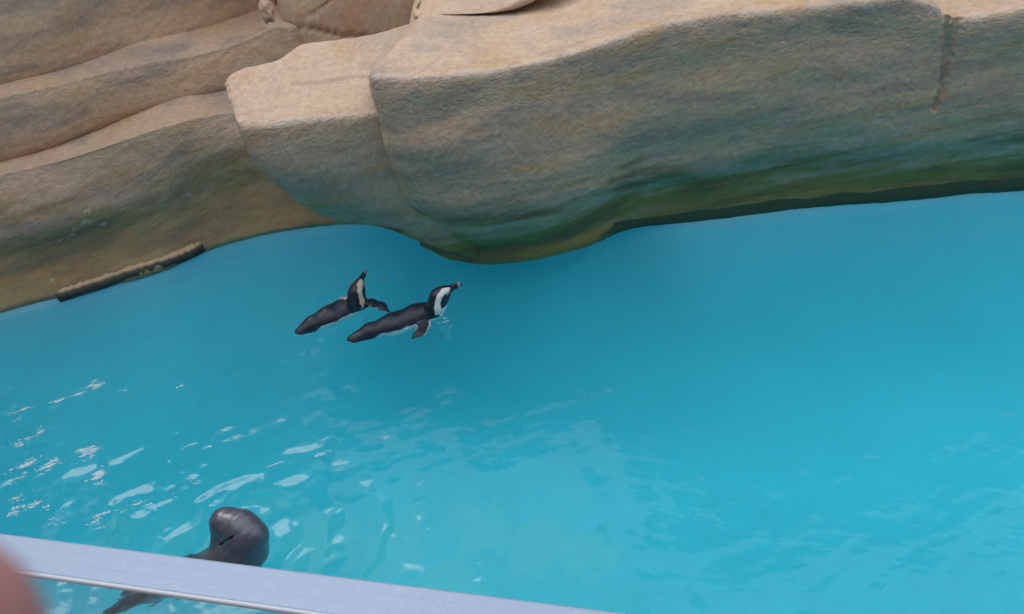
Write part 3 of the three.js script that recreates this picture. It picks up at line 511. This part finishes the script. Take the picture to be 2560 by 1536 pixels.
// ---------------------------------------------------------------- slate grey bird humped at the surface behind the rail
{
  const g = group('penguin_002', 'slate grey bird humped at the surface just behind the rail, no white bands', 'penguin');
  const o = atY(600, 1375, 0); g.position.copy(o);
  const q = (px, py, y) => atY(px, py, y).sub(o);
  const B = [bone(q(612, 1372, 0.03), q(614, 1350, 0.07), 0.080, 0.070), bone(q(566, 1305, 0.12), q(600, 1318, 0.108), 0.047, 0.055), bone(q(600, 1318, 0.108), q(632, 1340, 0.085), 0.055, 0.052), bone(q(559, 1308, 0.12), q(555, 1345, 0.07), 0.046, 0.034), bone(q(556, 1345, 0.07), q(548, 1392, 0.02), 0.028, 0.040),
    bone(q(606, 1378, 0.02), q(560, 1428, -0.05), 0.082, 0.080), bone(q(560, 1428, -0.05), q(470, 1480, -0.24), 0.080, 0.074), bone(q(470, 1480, -0.24), q(395, 1535, -0.34), 0.074, 0.055), bone(q(395, 1535, -0.34), q(300, 1590, -0.36), 0.055, 0.015), bone(q(545, 1402, -0.01), q(480, 1412, -0.03), 0.05, 0.03)];
  const body = field(B, 0.035), va = q(551, 1363, 0.055), vb = q(582, 1342, 0.075), view = ray(566, 1352).normalize();
  const slot = (x, y, z) => { let d = V(x, y, z).sub(va); d.addScaledVector(view, -d.dot(view)); let e = vb.clone().sub(va); e.addScaledVector(view, -e.dot(view)); const t = clamp(d.dot(e) / e.lengthSq()); return d.addScaledVector(e, -t).length() - 0.004 * (1 - 0.5 * Math.abs(t - 0.5)); };
  const e0 = q(640, 1275, 0.1), e1 = q(530, 1345, 0.1), gd = V().subVectors(e1, e0).normalize(), gx = V().crossVectors(gd, view).normalize();
  const f = (x, y, z) => { const s = x * gx.x + y * gx.y + z * gx.z, l = x * gd.x + y * gd.y + z * gd.z; return Math.max(body(x, y, z) + 0.0005 * Math.sin(s * 200 + 2.5 * nz(x * 14, y * 14, z * 14)) * sm(0.05, 0.12, y) + 0.0003 * nz(x * 70, y * 70, z * 70), -slot(x, y, z)); };
  const col = (x, y, z) => {
    const s = x * gx.x + y * gx.y + z * gx.z, n = nz(s * 60, x * 9, z * 9), m = nz(x * 90, y * 90, z * 90);
    let k = mix3([0.055, 0.066, 0.095], [0.072, 0.084, 0.118], sm(-0.4, 0.5, n)); k = k.map((c) => c * (1 + 0.12 * m));
    const p = V(x, y, z);
    return k;
  };
  mesh('body', nets(f, V(-0.66, -0.48, -0.30), V(0.17, 0.24, 0.34), 0.0055, col), new THREE.MeshPhysicalMaterial({ vertexColors: true, roughness: 0.4, clearcoat: 0.7, clearcoatRoughness: 0.22 }), g);
}

// ---------------------------------------------------------------- plank at the foot of the left wall, floating leaf
{
  const px = [[135, 727], [200, 706], [260, 688], [330, 664], [400, 643], [450, 626], [482, 611], [503, 600]], r = rng(9), P = [], C = [], idx = [], rows = [], wd = [0.008, 0.028, 0.03, 0.04, 0.04, 0.065, 0.045, 0.01];
  const fine = []; for (let k = 0; k < 71; k++) { const t = k / 70 * 7, i = Math.min(6, Math.floor(t)), u = t - i; fine.push([atY(lerp(px[i][0], px[i + 1][0], u), lerp(px[i][1], px[i + 1][1], u) + 7, 0.05), lerp(wd[i], wd[i + 1], u)]); }
  fine.forEach(([p, w], k) => { const j = 0.010 * nz(k * 0.4, 1, 1), wv = w + 0.025 * nz(k * 0.3, 5, 2), t = [0.46 + 0.08 * r(), 0.36 + 0.05 * r(), 0.245], dk = [0.05, 0.042, 0.04];  // dk: wet front, with its shade put into the colour
    for (const [dy, dz, c] of [[-0.10, -0.02, dk], [-0.045, 0.004 + j, dk], [-0.014, 0.006 + j, [0.16, 0.12, 0.085]], [0.0, j, t], [0.004 + 0.006 * nz(k * 0.3, 2, 8), -wv * 0.5, t], [0.002, -wv, t], [-0.012, -wv - 0.008, t], [-0.10, -wv - 0.01, t]]) { P.push(p.x, p.y + dy, p.z + dz); C.push(...c); } rows.push(0); });
  for (let k = 0; k < 70; k++) for (let q = 0; q < 8; q++) { const a = k * 8 + q, b = k * 8 + (q + 1) % 8; idx.push(a, a + 8, b, b, a + 8, b + 8); }
  for (const e of [0, 70]) for (let q = 1; q < 7; q++) idx.push(e * 8, e * 8 + q, e * 8 + q + 1);
  const g = new THREE.BufferGeometry(); g.setAttribute('position', new THREE.Float32BufferAttribute(P, 3)); g.setAttribute('color', new THREE.Float32BufferAttribute(C, 3)); g.setIndex(idx); g.computeVertexNormals();
  const m = mesh('plank', g, new THREE.MeshStandardMaterial({ vertexColors: true, roughness: 0.8, side: THREE.DoubleSide }), scene);
  tag(m, 'narrow tan weathered plank wedged along the foot of the left rock wall', 'plank');
  const lf = group('leaf', 'tiny orange brown leaf floating between the penguins and the rock', 'leaf');
  lf.position.copy(atY(960, 698, 0)).add(V(0, 0.006, 0)); lf.rotation.y = 1.9;
  const ls = new THREE.Shape(); ls.moveTo(-0.013, 0); ls.bezierCurveTo(-0.006, 0.009, 0.006, 0.008, 0.014, 0); ls.bezierCurveTo(0.006, -0.008, -0.006, -0.009, -0.013, 0);
  const lg = new THREE.ExtrudeGeometry(ls, { depth: 0.0006, bevelEnabled: false, curveSegments: 10 }); lg.rotateX(-Math.PI / 2); { const a = lg.attributes.position; for (let i = 0; i < a.count; i++) a.setY(i, a.getY(i) + 40 * a.getZ(i) ** 2 + 12 * a.getX(i) ** 2); lg.computeVertexNormals(); }
  mesh('blade', lg, new THREE.MeshStandardMaterial({ color: new THREE.Color().setRGB(0.5, 0.23, 0.09), roughness: 0.7 }), lf);
  mesh('stalk', new THREE.CylinderGeometry(0.0004, 0.0006, 0.012, 6).rotateZ(Math.PI / 2).translate(-0.018, 0.003, 0), new THREE.MeshStandardMaterial({ color: new THREE.Color().setRGB(0.28, 0.14, 0.06), roughness: 0.8 }), lf);
}
// small upright stone in the joint of the back wall
{
  const s = atY(675, 52, 1.10), g0 = new THREE.IcosahedronGeometry(0.045, 5), a = g0.attributes.position, c = [];
  for (let i = 0; i < a.count; i++) { const p = V().fromBufferAttribute(a, i), n = 1 + 0.22 * nz(p.x * 22, p.y * 22, p.z * 22) + 0.05 * nz(p.x * 90, p.y * 90, p.z * 90); p.multiplyScalar(n); p.y = p.y * 1.35 + 0.05; p.x *= 0.85; a.setXYZ(i, p.x, p.y, p.z); const k = stone(V(p.x + 1, p.y + 1, p.z), { grey: 0.9, pink: 0.3 }); c.push(...k); }
  g0.setAttribute('color', new THREE.Float32BufferAttribute(c, 3)); g0.computeVertexNormals();
  const m = mesh('stone', g0, rockMat, scene); m.position.copy(s); tag(m, 'small upright grey stone standing on the ledge at the wall joint', 'stone');
}

// ---------------------------------------------------------------- foam at the left, with sky reflections laid in as pale flakes
{
  const blobs = [[228, 966, 34, 14, 1], [195, 988, 26, 8, 0.8], [150, 1003, 36, 7, 0.8], [45, 1030, 50, 8, 0.9], [100, 1078, 22, 10, 0.9], [55, 1108, 60, 16, 0.7], [216, 1135, 34, 18, 1], [120, 1165, 40, 18, 1], [60, 1160, 60, 14, 0.9], [245, 1188, 26, 24, 1], [210, 1200, 30, 8, 0.8], [30, 1190, 50, 20, 0.8], [95, 1225, 20, 8, 0.6], [35, 1240, 50, 22, 0.8], [60, 1268, 60, 14, 0.9], [115, 1268, 24, 10, 0.8], [150, 1300, 90, 26, 0.62], [250, 1295, 60, 40, 0.72], [330, 1270, 60, 26, 0.6], [370, 1262, 36, 14, 0.85], [490, 1200, 30, 9, 0.85], [430, 1230, 70, 14, 0.5], [330, 1245, 40, 8, 0.5], [700, 1157, 34, 6, 0.9], [790, 1140, 44, 7, 0.85], [760, 1150, 90, 10, 0.4], [840, 1175, 40, 10, 0.45], [950, 1160, 30, 5, 0.4], [540, 1165, 40, 8, 0.4], [480, 1012, 30, 5, 0.7], [446, 969, 14, 4, 0.8], [308, 976, 14, 6, 0.7], [390, 955, 14, 4, 0.6], [560, 1048, 30, 4, 0.5], [700, 1058, 60, 7, 0.4], [350, 1115, 60, 8, 0.45], [1112, 800, 20, 10, 0.8], [1125, 818, 8, 4, 0.8], [760, 800, 18, 8, 0.6], [735, 815, 16, 6, 0.5], [1075, 762, 10, 6, 0.6], [1098, 775, 14, 6, 0.5], [1020, 822, 20, 3, 0.7], [985, 832, 22, 3, 0.6], [700, 1330, 30, 30, 0.35], [830, 1310, 60, 18, 0.3], [1025, 1382, 8, 4, 0.9]];  // the patch beside the near penguin stands for its breast seen through water
  const cell = 0.0052, P = [], idx = [];
  const used = new Set();
  for (const [bx, by, rx, ry, s] of blobs) {
    const c = atY(bx, by, 0), ex = atY(bx + rx, by - rx * 0.36, 0).sub(c), ey = atY(bx, by + ry, 0).sub(c), det = ex.x * ey.z - ex.z * ey.x, R = Math.max(ex.length(), ey.length()) * 1.6;
    for (let i = Math.floor((c.x - R) / cell); i * cell < c.x + R; i++) for (let j = Math.floor((c.z - R) / cell); j * cell < c.z + R; j++) {
      const x = i * cell, z = j * cell, dx = x - c.x, dz = z - c.z, u = (dx * ey.z - dz * ey.x) / det, v = (ex.x * dz - ex.z * dx) / det, d = Math.hypot(u, v); if (d > 1.5) continue;
      const su = x * streakDir.x + z * streakDir.z, sv = -x * streakDir.z + z * streakDir.x;
      const n = fbm(su * 9, sv * 34, 3, 4), m = nz2(su * 40, sv * 130, 5), w = s * 1.15 - 0.75 * d + 1.1 * n + 0.35 * m;
      if (w < 0.85) continue;
      const key = i * 100003 + j; if (used.has(key)) continue; used.add(key);
      const h = 0.003 + 0.003 * clamp(w - 0.6), b = P.length / 3, q = cell * (0.36 + 0.16 * nz2(x * 300, z * 300, 1));
      const y = wave(x, z) - 0.001;
      P.push(x - q, y, z - q, x + q, y, z - q, x + q, y, z + q, x - q, y, z + q, x + q * 0.3 * m, y + h, z + q * 0.3 * n);
      idx.push(b, b + 4, b + 1, b + 1, b + 4, b + 2, b + 2, b + 4, b + 3, b + 3, b + 4, b);
    }
  }
  const g = new THREE.BufferGeometry(); g.setAttribute('position', new THREE.Float32BufferAttribute(P, 3)); g.setIndex(idx); g.computeVertexNormals();
  const m = mesh('foam', g, new THREE.MeshStandardMaterial({ color: new THREE.Color().setRGB(0.70, 0.79, 0.86), roughness: 0.8, side: THREE.DoubleSide }), scene);
  tag(m, 'thin white foam and painted glints in streaks on the water', 'foam', { kind: 'stuff' });
}
// ---------------------------------------------------------------- fingertip at the lower left, close to the lens
{
  const g = group('finger', 'blurred pinkish fingertip poking into the lower left corner', 'finger');
  const at = (px, py, d) => EYE.clone().addScaledVector(ray(px, py), d), o = at(-235, 1650, 0.036); g.position.copy(o);
  const q = (px, py, d) => at(px, py, d).sub(o), view = ray(-235, 1650).normalize();
  const B = [bone(q(-252, 1664, 0.036), q(-570, 1850, 0.038), 0.0056, 0.0068), bone(q(-560, 1840, 0.038), q(-900, 2040, 0.04), 0.0068, 0.0074), bone(q(-900, 2040, 0.04), q(-1500, 2250, 0.036), 0.0074, 0.008)];
  mesh('skin', nets(field(B, 0.004), V(-0.06, -0.06, -0.05), V(0.02, 0.02, 0.05), 0.0012, () => [0.42, 0.20, 0.20]), new THREE.MeshStandardMaterial({ vertexColors: true, roughness: 0.6 }), g);
  const nail = new THREE.SphereGeometry(0.0055, 20, 12); nail.scale(1, 0.9, 0.35);
  const nm = mesh('nail', nail, new THREE.MeshStandardMaterial({ color: new THREE.Color().setRGB(0.6, 0.36, 0.32), roughness: 0.35 }), g); nm.position.copy(view).multiplyScalar(0.0062); nm.lookAt(o.clone().add(nm.position).addScaledVector(view, 1));
}

renderer.render(scene, camera);
